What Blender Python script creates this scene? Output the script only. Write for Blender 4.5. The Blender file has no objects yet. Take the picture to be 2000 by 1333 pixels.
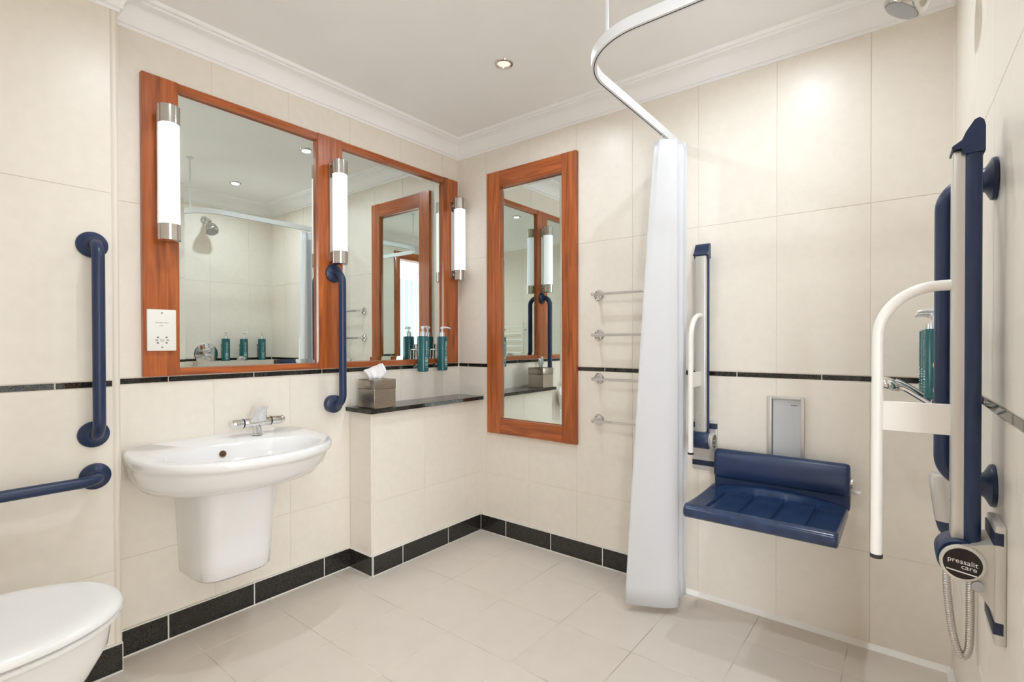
import bpy, bmesh, math, random
from mathutils import Vector, Matrix
random.seed(7)
PI = math.pi
scene = bpy.context.scene
COL = scene.collection

# ------------------------------------------------------------------ camera
F_PX, YAW, PITCH, ROLL, CY = 987.52, 38.2575, 0.4473, -0.1109, 677.11
cd = bpy.data.cameras.new('camera')
cam = bpy.data.objects.new('camera', cd); COL.objects.link(cam)
cd.sensor_fit = 'HORIZONTAL'; cd.sensor_width = 36.0
cd.lens = 36.0 * F_PX / 2000.0
cd.shift_x = 0.0; cd.shift_y = (CY - 666.5) / 2000.0
cd.clip_start = 0.01; cd.clip_end = 60
_y, _p, _r = (math.radians(a) for a in (YAW, PITCH, ROLL))
fw = Vector((-math.sin(_y)*math.cos(_p), math.cos(_y)*math.cos(_p), -math.sin(_p)))
rt = Vector((math.cos(_y), math.sin(_y), 0)); up = rt.cross(fw)
rt, up = rt*math.cos(_r) + up*math.sin(_r), up*math.cos(_r) - rt*math.sin(_r)
cam.matrix_world = Matrix(((rt.x, up.x, -fw.x, 0), (rt.y, up.y, -fw.y, 0), (rt.z, up.z, -fw.z, 1.10), (0, 0, 0, 1)))
scene.camera = cam

# ------------------------------------------------------------------ view, world, large lights
scene.view_settings.view_transform = 'Standard'
scene.view_settings.look = 'None'
scene.view_settings.exposure = 0.02
scene.view_settings.gamma = 1.0
scene.view_settings.use_curve_mapping = False
scene.cycles.use_denoising = True
scene.cycles.max_bounces = 16
scene.cycles.diffuse_bounces = 12
scene.cycles.glossy_bounces = 10
scene.cycles.caustics_reflective = True
scene.cycles.blur_glossy = 0.6
scene.cycles.caustics_refractive = False
scene.cycles.sample_clamp_indirect = 8
world = bpy.data.worlds.new('world'); scene.world = world; world.use_nodes = True
world.node_tree.nodes['Background'].inputs[0].default_value = (0.80, 0.90, 1.0, 1)
world.node_tree.nodes['Background'].inputs[1].default_value = 1.0

LAMP_STRENGTH = 0.4        # opal tubes beside the mirror
DOWNLIGHT_W = 4.4          # each ceiling downlight
FILL_W = 285.0; SIDE_FILL_W = 58.0; DOWN_SPREAD = math.radians(160)           # power of the added fill lights in the next room

def area_light(name, loc, rot, sx, sy, w, col=(1, 1, 1), shape='RECTANGLE', spread=PI):
    l = bpy.data.lights.new(name, 'AREA'); l.shape = shape; l.size = sx
    if shape in ('RECTANGLE', 'ELLIPSE'): l.size_y = sy
    l.energy = w; l.color = col; l.spread = spread
    o = bpy.data.objects.new(name, l); COL.objects.link(o); o.location = loc; o.rotation_euler = rot
    return o
# added fill lights in the next room, shining through the open doorway; no windows there
area_light('next_room_fill', (1.35, -3.15, 1.35), (PI/2, 0, 0), 2.0, 1.8, FILL_W, (0.845, 0.925, 1.0))
area_light('next_room_side_fill', (3.36, -1.05, 1.40), (0, PI/2, 0), 1.8, 1.1, SIDE_FILL_W, (0.845, 0.925, 1.0))  # second added fill for the dark corner, kept out of the mirrors' view

# ------------------------------------------------------------------ room dimensions
XA, XP, YB, YR = -2.162, -2.080, 2.217, -0.35      # mirror wall, boxed-out wall, back wall, wall behind the toilet
ZC, ZT = 2.2036, 2.296                             # cornice foot, ceiling
YSTEP = 0.517                                      # end of the boxed-out wall
SK = 0.0245                                        # the shower wall is a touch out of square
CX0 = 0.1125
ZBAND0, ZBAND1 = 0.955, 0.9775
ROT = {'A': PI/2, 'P': PI/2, 'B': 0.0, 'C': -(PI/2 - math.atan(SK)), 'R': PI, 'L': PI/2}
XL = -1.985                                        # face of the low boxing under the shelf
_n = math.hypot(1, SK); CD = Vector((SK/_n, -1/_n, 0)); CN = Vector((-1/_n, -SK/_n, 0))
def WL(side, u, z=0.0, n=0.0):
    """world point on a wall: u along it, z up, n out from its face"""
    if side == 'A': return Vector((XA + n, u, z))
    if side == 'P': return Vector((XP + n, u, z))
    if side == 'L': return Vector((XL + n, u, z))
    if side == 'B': return Vector((u, YB - n, z))
    if side == 'R': return Vector((-u, YR + n, z))
    p = Vector((CX0, YB, 0)) + CD*u + CN*n; p.z = z; return p

# ------------------------------------------------------------------ materials
def srgb(c):
    return tuple((v/255/12.92) if v/255 <= 0.04045 else ((v/255+0.055)/1.055)**2.4 for v in c) + (1.0,)
MATS = {}
def mat(name, rgb, rough=0.5, metal=0.0, var=0.0, vscale=6.0, stretch=(1, 1, 1), rgb2=None, bump=0.0, bscale=40.0,
        rnd=0.0, emit=0.0, coat=0.0, spec=0.5, trans=0.0, detail=4.0, distort=0.0, bands=None, rvar=0.0):
    m = bpy.data.materials.new(name); m.use_nodes = True; MATS[name] = m
    nt = m.node_tree; N = nt.nodes; L = nt.links; b = N['Principled BSDF']
    b.inputs['Base Color'].default_value = srgb(rgb)
    b.inputs['Roughness'].default_value = rough
    b.inputs['Metallic'].default_value = metal
    b.inputs['Specular IOR Level'].default_value = spec
    if coat: b.inputs['Coat Weight'].default_value = coat; b.inputs['Coat Roughness'].default_value = 0.08
    if trans: b.inputs['Transmission Weight'].default_value = trans
    if emit:
        b.inputs['Emission Color'].default_value = srgb(rgb); b.inputs['Emission Strength'].default_value = emit
    tc = N.new('ShaderNodeTexCoord'); mp = N.new('ShaderNodeMapping'); mp.inputs['Scale'].default_value = stretch
    L.new(tc.outputs['Object'], mp.inputs['Vector'])
    col_out = None
    if var or rgb2:
        nz = N.new('ShaderNodeTexNoise'); nz.inputs['Scale'].default_value = vscale; nz.inputs['Detail'].default_value = detail
        nz.inputs['Distortion'].default_value = distort
        L.new(mp.outputs['Vector'], nz.inputs['Vector'])
        if rnd:                                    # every piece cut from another spot
            oi = N.new('ShaderNodeObjectInfo'); ad = N.new('ShaderNodeVectorMath'); ad.operation = 'ADD'
            sc_ = N.new('ShaderNodeVectorMath'); sc_.operation = 'SCALE'; sc_.inputs['Scale'].default_value = 37.0
            cb = N.new('ShaderNodeCombineXYZ'); L.new(oi.outputs['Random'], cb.inputs[0]); L.new(oi.outputs['Random'], cb.inputs[1])
            L.new(cb.outputs[0], sc_.inputs[0]); L.new(mp.outputs['Vector'], ad.inputs[0]); L.new(sc_.outputs[0], ad.inputs[1]); L.new(ad.outputs[0], nz.inputs['Vector'])
        rp = N.new('ShaderNodeValToRGB'); rp.color_ramp.elements[0].position = 0.32; rp.color_ramp.elements[1].position = 0.68
        c2 = rgb2 or rgb
        rp.color_ramp.elements[0].color = srgb(tuple(max(0, v*(1-var)) for v in c2)); rp.color_ramp.elements[1].color = srgb(tuple(min(255, v*(1+var*0.5)) for v in rgb))
        L.new(nz.outputs['Fac'], rp.inputs['Fac']); col_out = rp.outputs['Color']
        if rvar:
            mr = N.new('ShaderNodeMapRange'); mr.inputs['To Min'].default_value = rough*(1-rvar); mr.inputs['To Max'].default_value = rough*(1+rvar)
            L.new(nz.outputs['Fac'], mr.inputs['Value']); L.new(mr.outputs[0], b.inputs['Roughness'])
    if rnd:
        oi2 = N.new('ShaderNodeObjectInfo'); hv = N.new('ShaderNodeHueSaturation'); mr2 = N.new('ShaderNodeMapRange')
        mr2.inputs['To Min'].default_value = 1-rnd; mr2.inputs['To Max'].default_value = 1+rnd
        L.new(oi2.outputs['Random'], mr2.inputs['Value']); L.new(mr2.outputs[0], hv.inputs['Value'])
        if col_out: L.new(col_out, hv.inputs['Color'])
        else: hv.inputs['Color'].default_value = srgb(rgb)
        col_out = hv.outputs['Color']
    if col_out: L.new(col_out, b.inputs['Base Color'])
    if bump:
        nb = N.new('ShaderNodeTexNoise'); nb.inputs['Scale'].default_value = bscale; nb.inputs['Detail'].default_value = 3
        L.new(mp.outputs['Vector'], nb.inputs['Vector'])
        bp = N.new('ShaderNodeBump'); bp.inputs['Strength'].default_value = bump; bp.inputs['Distance'].default_value = 0.002
        L.new(nb.outputs['Fac'], bp.inputs['Height']); L.new(bp.outputs['Normal'], b.inputs['Normal'])
    return m

mat('wall_tile', (236, 229, 218), 0.36, var=0.010, vscale=30, rnd=0.006, bump=0.02, bscale=120, rvar=0.15)
mat('grout_cream', (222, 213, 199), 0.8)
mat('grout_white', (236, 234, 228), 0.7)
mat('floor_tile', (215, 206, 195), 0.36, var=0.012, vscale=14, rnd=0.008, bump=0.05, bscale=160, rvar=0.2)
mat('floor_grout', (220, 213, 201), 0.8, var=0.12, vscale=6, rgb2=(190, 178, 160))
mat('granite', (50, 48, 44), 0.14, var=0.5, vscale=260, rgb2=(22, 21, 20), rnd=0.05, detail=2)
mat('granite_polished', (44, 42, 39), 0.05, var=0.5, vscale=240, rgb2=(18, 17, 16), rnd=0.05, detail=2)
mat('plaster', (244, 244, 243), 0.75, var=0.01, vscale=3)
mat('plaster_white', (248, 248, 248), 0.6)
mat('trim_cream', (233, 226, 214), 0.4)
mat('plastic_white', (238, 236, 230), 0.35)
mat('wood_v', (182, 98, 44), 0.32, var=0.10, vscale=5.5, stretch=(9, 9, 0.55), rgb2=(152, 74, 30), rnd=0.05, distort=0.9, detail=6, coat=0.25)
mat('wood_h', (180, 95, 42), 0.32, var=0.10, vscale=5.5, stretch=(0.55, 9, 9), rgb2=(148, 71, 28), rnd=0.05, distort=0.9, detail=6, coat=0.25)
mat('mirror', (228, 236, 233), 0.0, metal=1.0)
mat('chrome', (226, 226, 226), 0.06, metal=1.0)
mat('chrome_soft', (206, 203, 198), 0.16, metal=1.0)
mat('steel_brushed', (178, 170, 158), 0.30, metal=1.0, var=0.05, vscale=14, stretch=(1, 1, 20))
mat('aluminium', (214, 212, 207), 0.34, metal=0.55)
mat('silver_paint', (205, 202, 196), 0.38, metal=0.35)
mat('opal_glass', (247, 251, 255), 0.25, emit=LAMP_STRENGTH)
mat('navy', (31, 49, 84), 0.34, var=0.05, vscale=20, bump=0.02, bscale=200)
mat('navy_seat', (38, 58, 92), 0.22, var=0.10, vscale=22, rgb2=(35, 54, 88), bump=0.10, bscale=90)
mat('navy_dark', (26, 38, 66), 0.45)
mat('ceramic', (238, 238, 238), 0.10, coat=0.3)
mat('ceramic_lid', (236, 236, 235), 0.22)
mat('plastic_black', (24, 23, 24), 0.3)
mat('plastic_dark', (52, 44, 40), 0.6)
mat('print_grey', (96, 94, 96), 0.6)
mat('print_white', (244, 244, 242), 0.5)
mat('bottle_teal', (20, 92, 98), 0.24, coat=0.2)
mat('print_mint', (190, 222, 216), 0.5)
mat('pump_silver', (226, 226, 228), 0.2, metal=0.5)
mat('cloth_white', (222, 223, 227), 0.85, bump=0.08, bscale=300)
mat('tissue', (246, 246, 248), 0.9)
mat('rubber_grey', (176, 178, 180), 0.6)
mat('panel_grey', (196, 199, 201), 0.45)
mat('track_white', (232, 234, 236), 0.4)
mat('downlight_lens', (255, 246, 230), 0.3, emit=0.6)
mat('hole_dark', (120, 92, 66), 0.4, metal=0.6)
mat('sheer', (168, 170, 170), 0.9)
mat('carpet', (196, 194, 190), 0.95, var=0.1, vscale=120)
mat('bedroom_wall', (232, 230, 226), 0.8)

# ------------------------------------------------------------------ mesh helpers
class MB:
    def __init__(s): s.v = []; s.f = []
    def add(s, vs, fs):
        k = len(s.v); s.v += [Vector(p) for p in vs]; s.f += [tuple(i+k for i in f) for f in fs]; return s
    def box(s, x0, x1, y0, y1, z0, z1, bev=0.0, seg=2):
        bm = bmesh.new()
        bmesh.ops.create_cube(bm, size=1)
        for v in bm.verts:
            v.co = Vector(((x0+x1)/2 + v.co.x*(x1-x0), (y0+y1)/2 + v.co.y*(y1-y0), (z0+z1)/2 + v.co.z*(z1-z0)))
        if bev: bmesh.ops.bevel(bm, geom=bm.edges[:], offset=bev, segments=seg, profile=0.5, affect='EDGES')
        bm.verts.index_update()
        s.add([v.co.copy() for v in bm.verts], [[v.index for v in f.verts] for f in bm.faces]); bm.free(); return s
    def frame(s, axis):
        a = Vector(axis).normalized(); t = Vector((0, 0, 1)) if abs(a.z) < 0.9 else Vector((1, 0, 0))
        u = a.cross(t).normalized(); return u, a.cross(u).normalized(), a
    def lathe(s, prof, origin, axis=(0, 0, 1), seg=28, sx=1.0, sy=1.0, caps=True):
        u, w, a = s.frame(axis); o = Vector(origin); vs = []; fs = []; n = len(prof)
        for i in range(seg):
            t = 2*PI*i/seg; d = u*math.cos(t)*sx + w*math.sin(t)*sy
            for r, h in prof: vs.append(o + d*r + a*h)
        for i in range(seg):
            j = (i+1) % seg
            for k in range(n-1): fs.append((i*n+k, j*n+k, j*n+k+1, i*n+k+1))
        if caps and prof[0][0] > 1e-6: fs.append([i*n for i in range(seg)][::-1])
        if caps and prof[-1][0] > 1e-6: fs.append([i*n+n-1 for i in range(seg)])
        return s.add(vs, fs)
    def cyl(s, p0, p1, r, r1=None, seg=24, bev=0.0):
        p0 = Vector(p0); p1 = Vector(p1); h = (p1-p0).length; r1 = r if r1 is None else r1
        prof = [(r-bev, 0), (r, bev), (r1, h-bev), (r1-bev, h)] if bev else [(r, 0), (r1, h)]
        return s.lathe(prof, p0, p1-p0, seg)
    def tube(s, path, r, seg=14, caps=True):
        P = [Vector(p) for p in path]; n = len(P); R = r if isinstance(r, (list, tuple)) else [r]*n
        T = [(P[min(i+1, n-1)]-P[max(i-1, 0)]).normalized() for i in range(n)]
        u, w, a = s.frame(T[0]); vs = []; fs = []
        for i in range(n):
            u = (u - T[i]*u.dot(T[i])).normalized(); w = T[i].cross(u)
            for k in range(seg):
                t = 2*PI*k/seg; vs.append(P[i] + (u*math.cos(t) + w*math.sin(t))*R[i])
        for i in range(n-1):
            for k in range(seg):
                l = (k+1) % seg; fs.append((i*seg+k, i*seg+l, (i+1)*seg+l, (i+1)*seg+k))
        if caps: fs.append(list(range(seg))[::-1]); fs.append([(n-1)*seg+k for k in range(seg)])
        return s.add(vs, fs)
    def loft(s, rings, cap0=True, cap1=True, close=True):
        n = len(rings[0]); vs = [p for r in rings for p in r]; fs = []
        for i in range(len(rings)-1):
            for k in range(n if close else n-1):
                l = (k+1) % n; fs.append((i*n+k, i*n+l, (i+1)*n+l, (i+1)*n+k))
        if cap0: fs.append(list(range(n))[::-1])
        if cap1: fs.append([(len(rings)-1)*n+k for k in range(n)])
        return s.add(vs, fs)
    def prism(s, poly, plane, a0, a1):
        """poly of 2-D points extruded along the third axis; plane 'yz' -> along x, 'xz' -> along y, 'xy' -> along z"""
        def P(p, a): return {'yz': (a, p[0], p[1]), 'xz': (p[0], a, p[1]), 'xy': (p[0], p[1], a)}[plane]
        return s.loft([[P(p, a0) for p in poly], [P(p, a1) for p in poly]])
    def sphere(s, c, r, seg=20, rings=12, sc=(1, 1, 1)):
        prof = [(max(1e-7, r*math.sin(PI*i/rings)), -r*math.cos(PI*i/rings)) for i in range(rings+1)]
        k = len(s.v); s.lathe(prof, (0, 0, 0), (0, 0, 1), seg)
        for v in s.v[k:]: v.x = v.x*sc[0] + c[0]; v.y = v.y*sc[1] + c[1]; v.z = v.z*sc[2] + c[2]
        return s
    def mesh(s, name, sharp=38):
        me = bpy.data.meshes.new(name); me.from_pydata([tuple(p) for p in s.v], [], s.f)
        bm = bmesh.new(); bm.from_mesh(me)
        bmesh.ops.remove_doubles(bm, verts=bm.verts[:], dist=1e-6)
        bmesh.ops.recalc_face_normals(bm, faces=bm.faces[:])
        for f in bm.faces: f.smooth = True
        lim = math.radians(sharp)
        for e in bm.edges: e.smooth = not (len(e.link_faces) == 2 and e.calc_face_angle(0) > lim)
        bm.to_mesh(me); bm.free(); return me

def link(name, data, m=None, parent=None, loc=(0, 0, 0), rot=0.0):
    o = bpy.data.objects.new(name, data); COL.objects.link(o)
    if m is not None and data is not None and not data.materials: data.materials.append(MATS[m])
    o.location = loc; o.rotation_euler = (0, 0, rot)
    if parent: o.parent = parent
    return o
def part(name, mb, m, parent, label=None, sharp=38):
    o = link(name, mb.mesh(name, sharp), m, parent)
    if label: o['label'] = label
    return o
def thing(name, label, cat, loc=(0, 0, 0), rot=0.0, group=None):
    o = bpy.data.objects.new(name, None); COL.objects.link(o); o.empty_display_size = 0.05
    o.location = loc; o.rotation_euler = (0, 0, rot); o['label'] = label; o['category'] = cat
    if group: o['group'] = group
    return o
def on_wall(side, u, name, label, cat, group=None, z=0.0):
    return thing(name, label, cat, WL(side, u, z), ROT[side], group)
def struct(name, mb, m, loc=(0, 0, 0), rot=0.0):
    o = link(name, mb.mesh(name), m, None, loc, rot); o['kind'] = 'structure'; return o
def copy_thing(root, label, loc, rot=None, group=None):
    r = root.copy(); COL.objects.link(r); r.location = loc; r['label'] = label
    if rot is not None: r.rotation_euler = (0, 0, rot)
    if group: r['group'] = group
    for ch in list(root.children):
        c = ch.copy(); COL.objects.link(c); c.parent = r
        for g in ch.children:
            d = g.copy(); COL.objects.link(d); d.parent = c
    return r
def fillet(points, radius, seg=8):
    P = [Vector(p) for p in points]; out = [P[0]]
    for i in range(1, len(P)-1):
        a, b, c = P[i-1], P[i], P[i+1]; u = (a-b).normalized(); v = (c-b).normalized()
        ang = u.angle(v); d = min(radius/math.tan(ang/2), (a-b).length*0.95, (c-b).length*0.95); r = d*math.tan(ang/2)
        cen = b + (u+v).normalized()*(r/math.sin(ang/2)); s0 = b+u*d-cen; s1 = b+v*d-cen; tot = s0.angle(s1)
        for k in range(seg+1):
            t = k/seg; out.append(cen + (s0*math.sin((1-t)*tot) + s1*math.sin(t*tot))/math.sin(tot))
    out.append(P[-1]); return out
_tm = {}
def tile_mesh(w, h, d, gap, bev, m):
    key = (round(w, 3), round(h, 3), d, gap, m)
    if key not in _tm:
        a, b = w/2-gap/2, h/2-gap/2; e = bev; mb = MB()
        rings = [[(-a, d, -b), (a, d, -b), (a, d, b), (-a, d, b)], [(-a, e, -b), (a, e, -b), (a, e, b), (-a, e, b)],
                 [(-a+e, 0, -b+e), (a-e, 0, -b+e), (a-e, 0, b-e), (-a+e, 0, b-e)]]
        mb.loft(rings, cap0=False); _tm[key] = mb.mesh('tile', 20)
        for p in _tm[key].polygons: p.use_smooth = False
        _tm[key].materials.append(MATS[m])
    return _tm[key]
def tile(parent, name, u0, u1, z0, z1, m='wall_tile', d=0.006, gap=0.0018, bev=0.0008, n=0.0):
    return link(name, tile_mesh(u1-u0, z1-z0, d, gap, bev, m), None, parent, ((u0+u1)/2, -n, (z0+z1)/2))
def tiles(parent, us, zs, skip=None):
    for a, b in zip(us, us[1:]):
        for c, d in zip(zs, zs[1:]):
            if skip and skip((a+b)/2, (c+d)/2): continue
            tile(parent, 'wall_tile', a, b, c, d)
def strips(parent, us):
    for a, b in zip(us, us[1:]): tile(parent, 'border_strip', a, b, ZBAND0, ZBAND1, 'granite_polished', gap=0.004, n=0.0004)
def joints(start, pitch, lo, hi):
    k = math.ceil((lo-start)/pitch + 0.12); out = [lo]
    while start + k*pitch < hi - 0.12*pitch: out.append(start + k*pitch); k += 1
    return out + [hi]
ZLOW, ZUP = [0.0965, 0.343, ZBAND0], [ZBAND1, 1.5965, 2.24]
ZWET = [0.0, 0.343, ZBAND0]
def text_mesh(txt, size, align='CENTER'):
    cu = bpy.data.curves.new('lettering', 'FONT'); cu.body = txt; cu.size = size; cu.align_x = align; cu.align_y = 'CENTER'
    cu.resolution_u = 3; o = bpy.data.objects.new('lettering', cu); COL.objects.link(o)
    dg = bpy.context.evaluated_depsgraph_get(); me = bpy.data.meshes.new_from_object(o.evaluated_get(dg))
    bpy.data.objects.remove(o); return me
def lettering(txt, size, parent, m, place, name='lettering', bold=0.0):
    """flat lettering; place maps (x right, y up) of the text to a local point"""
    me = text_mesh(txt, size)
    for v in me.vertices: v.co = Vector(place(v.co.x, v.co.y))
    me.materials.clear(); return link(name, me, m, parent)

# ================================================================== SETTING
JA = 0.0015                                       # grout sits this far behind the tile faces
def wall_box(us, z0, z1, t=0.10):
    mb = MB()
    for a, b in us: mb.box(a, b, JA, t, z0, z1)
    return mb
w = struct('wall_left', wall_box([(YSTEP-0.02, YB)], 0, ZT), 'grout_cream', (XA, 0, 0), ROT['A'])
ja = [YSTEP, 0.838, 1.150, 1.461, 1.772, 2.083, YB]
tiles(w, ja, ZUP); tiles(w, ja, ZLOW, lambda u, z: u > 1.5 and z < 0.3)
strips(w, [YSTEP, 0.683, 0.994, 1.306, 1.617, 1.928, YB])
w = struct('wall_left_boxing', wall_box([(YR, YSTEP)], 0, ZT, 0.082), 'grout_cream', (XP, 0, 0), ROT['P'])
tiles(w, [YR, -0.11, 0.195, 0.497], ZUP); tiles(w, [YR, -0.11, 0.195, 0.497], ZLOW)
strips(w, [YR, 0.04, 0.352, 0.497])
# low boxing under the shelf
mb = MB(); mb.box(1.452, YB, JA, 0.177, 0, 0.767)
w = struct('wall_low_boxing', mb, 'grout_cream', (XL, 0, 0), ROT['L'])
tiles(w, [1.462, 1.780, 2.086, YB], [0.0965, 0.343, 0.767])
side = link('boxing_end', MB().box(-0.17, 0, -0.001, 0.004, 0, 0.767).mesh('boxing_end'), 'grout_cream', w, (1.4535, 0.002, 0), -PI/2)
for c, d in ((0.0965, 0.343), (0.343, 0.767)):
    t = link('wall_tile', tile_mesh(0.168, d-c, 0.006, 0.0022, 0.0009, 'wall_tile'), None, w, (1.4505, 0.086, (c+d)/2), -PI/2)
w = struct('wall_back', wall_box([(XA-0.1, CX0+0.1)], 0, ZT), 'grout_cream', (0, YB, 0), 0)
jb = [XA, -1.938, -1.633, -1.330, -1.026, -0.722, -0.4165, -0.113, CX0]
tiles(w, jb, ZUP); tiles(w, jb[:5]+[-0.86], ZLOW); tiles(w, [-0.86]+jb[5:], ZWET)
strips(w, [XA, -2.084, -1.780, -1.476, -1.172, -0.868, -0.564, -0.263, 0.040, CX0])
# shower wall with the doorway
S0, S1, SEND = 1.417, 2.300, 2.569
w = struct('wall_right', wall_box([(0, S0), (S1, SEND)], 0, ZT).box(S0, S1, JA, 0.10, 2.06, ZT), 'grout_cream', WL('C', 0), ROT['C'])
jc = [0, 0.19, 0.495, 0.80, 1.105, S0]
tiles(w, jc, ZUP); tiles(w, jc, ZWET); strips(w, [0, 0.10, 0.405, 0.71, 1.015, 1.32, S0])
tiles(w, [S1, SEND], ZUP); tiles(w, [S1, SEND], ZWET); tiles(w, [S0, 1.72, 2.02, S1], [2.06, 2.24])
w = struct('wall_rear', wall_box([(-CX0-0.2, -XP)], 0, ZT), 'grout_cream', (0, YR, 0), PI)
jr = joints(0.11, 0.304, -CX0-0.07, -XP)
tiles(w, jr, ZUP); tiles(w, jr, ZLOW); strips(w, joints(0.26, 0.304, -CX0-0.07, -XP))
# floor
fx = [XA, -1.975, -1.674, -1.375, -1.077, -0.776, -0.4745, -0.1745, 0.24]
fy = [YR, -0.21, 0.103, 0.415, 0.727, 1.039, 1.351, 1.663, 1.985, YB]
fl = struct('floor', MB().box(XA-0.1, 0.30, YR-0.1, YB+0.1, -0.06, -0.0012), 'floor_grout')
for a, b in zip(fx, fx[1:]):
    for c, d in zip(fy, fy[1:]):
        me = tile_mesh(b-a, d-c, 0.006, 0.003, 0.0007, 'floor_tile')
        t = link('floor_tile', me, None, fl, ((a+b)/2, (c+d)/2, 0)); t.rotation_euler = (-PI/2, 0, 0)
struct('ceiling', MB().box(XA-0.1, 0.30, YR-0.1, YB+0.1, ZT, ZT+0.08), 'plaster')
# cornice: one moulded run, mitred round the room
prof = [(0.000, 0.0), (0.004, 0.0), (0.006, 0.010), (0.013, 0.012)]
for k in range(9):
    t = k/8*PI/2; prof.append((0.013 + 0.058*(1-math.cos(t)), 0.012 + 0.062*math.sin(t)))
prof += [(0.074, 0.079), (0.086, 0.081), (0.090, 0.088), (0.092, ZT-ZC)]
room = [Vector((XP, YR)), Vector((XP, YSTEP)), Vector((XA, YSTEP)), Vector((XA, YB)), Vector((CX0, YB)), WL('C', SEND).to_2d()]
rings = []
for i in range(len(room)):
    a, b, c = room[i-1], room[i], room[(i+1) % len(room)]
    e1 = (b-a).normalized(); e2 = (c-b).normalized(); n1 = Vector((e1.y, -e1.x)); n2 = Vector((e2.y, -e2.x))
    mdir = (n1+n2)/(1+n1.dot(n2))
    rings.append([(b.x + mdir.x*p, b.y + mdir.y*p, ZC + h) for p, h in prof])
mb = MB(); mb.loft(rings + [rings[0]], False, False, close=False)
struct('trim_1', mb, 'plaster_white')
# quadrant trims on the outer corners and bead in the inner ones
def corner_trim(n, x, y, z0, z1, r=0.012, m='plastic_white'):
    struct('trim_%d' % n, MB().cyl((x, y, z0), (x, y, z1), r, seg=20), m)
corner_trim(2, XP-0.012, YSTEP-0.010, 0.0965, ZT, 0.012, 'trim_cream')
corner_trim(3, XL-0.008, 1.4575, 0.0965, 0.767, 0.009, 'trim_cream')
corner_trim(4, XL+0.001, YB-0.002, 0.09, 0.767, 0.004, 'trim_cream')
corner_trim(5, XA+0.001, YB-0.001, 0.787, ZC, 0.004, 'trim_cream')
corner_trim(6, CX0-0.001, YB-0.001, 0, ZC, 0.004, 'trim_cream')
# skirting: black granite pieces with white joints
def skirting(name, side, us, z1=0.0965):
    o = struct(name, MB().box(us[0], us[-1], -0.0095, 0.0, 0, z1), 'grout_white', WL(side, 0), ROT[side])
    for a, b in zip(us, us[1:]): tile(o, 'skirting_tile', a, b, 0.004, z1, 'granite', d=0.004, gap=0.0055, bev=0.0008, n=0.012)
    return o
skirting('baseboard_left', 'A', [YSTEP, 0.674, 0.986, 1.307, 1.452])
skirting('baseboard_left_boxing', 'P', [YR, -0.10, 0.212, YSTEP])
skirting('baseboard_low_boxing', 'L', [1.452, 1.627, 1.940, YB-0.012])
o = struct('baseboard_boxing_end', MB().box(0, 0.165, -0.0095, 0, 0, 0.0965), 'grout_white', (XL+0.0, 1.4525, 0), 0)
o.location = (XA+0.012, 1.4525, 0)
tile(o, 'skirting_tile', 0, 0.175, 0.004, 0.0965, 'granite', d=0.004, gap=0.005, bev=0.0008, n=0.012)
skirting('baseboard_back', 'B', [XL+0.012, -1.787, -1.484, -1.180, -0.876, -0.86])
# pale sealed cove where the wet-room floor meets the walls
cove = [(0, 0), (-0.016, 0), (-0.011, 0.004), (-0.004, 0.011), (0, 0.016)]
struct('trim_7', MB().prism(cove, 'yz', -0.86, CX0), 'plastic_white', (0, YB, 0), 0)
struct('trim_8', MB().prism(cove, 'yz', 0, S0), 'plastic_white', WL('C', 0), ROT['C'])
# doorway: timber lining and architraves
d1 = struct('door_1', MB().box(S0, S0+0.025, -0.004, 0.12, 0, 2.06), 'wood_v', WL('C', 0), ROT['C'])
part('jamb', MB().box(S1-0.025, S1, -0.004, 0.12, 0, 2.06), 'wood_v', d1)
part('head', MB().box(S0, S1, -0.004, 0.12, 2.035, 2.06), 'wood_h', d1)
for yy0, yy1 in ((-0.016, 0.0), (0.116, 0.132)):
    part('architrave', MB().box(S0-0.055, S0+0.012, yy0, yy1, 0, 2.115, 0.003), 'wood_v', d1)
    part('architrave', MB().box(S1-0.012, S1+0.055, yy0, yy1, 0, 2.115, 0.003), 'wood_v', d1)
    part('architrave', MB().box(S0+0.012, S1-0.012, yy0, yy1, 2.048, 2.115, 0.003), 'wood_h', d1)
# next room seen through the door by way of the mirrors
struct('floor_bedroom', MB().box(0.22, 3.5, -3.2, 2.4, -0.05, 0), 'carpet')
struct('ceiling_bedroom', MB().box(0.14, 3.5, -3.2, 2.4, 2.45, 2.5), 'plaster')
struct('wall_bedroom_far', MB().box(3.40, 3.5, -3.2, 2.4, 0, 2.45), 'bedroom_wall')
struct('wall_bedroom_rear', MB().box(0.2, 3.5, -3.3, -3.2, 0, 2.45), 'bedroom_wall')
struct('wall_bedroom_front', MB().box(0.2, 3.5, 2.4, 2.5, 0, 2.45), 'bedroom_wall')
struct('wall_bedroom_side', MB().box(0.18, 0.28, -3.2, YR-0.1, 0, 2.45).box(0.16, 0.2, -0.3, 1.0, 2.30, 2.45), 'bedroom_wall')

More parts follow.
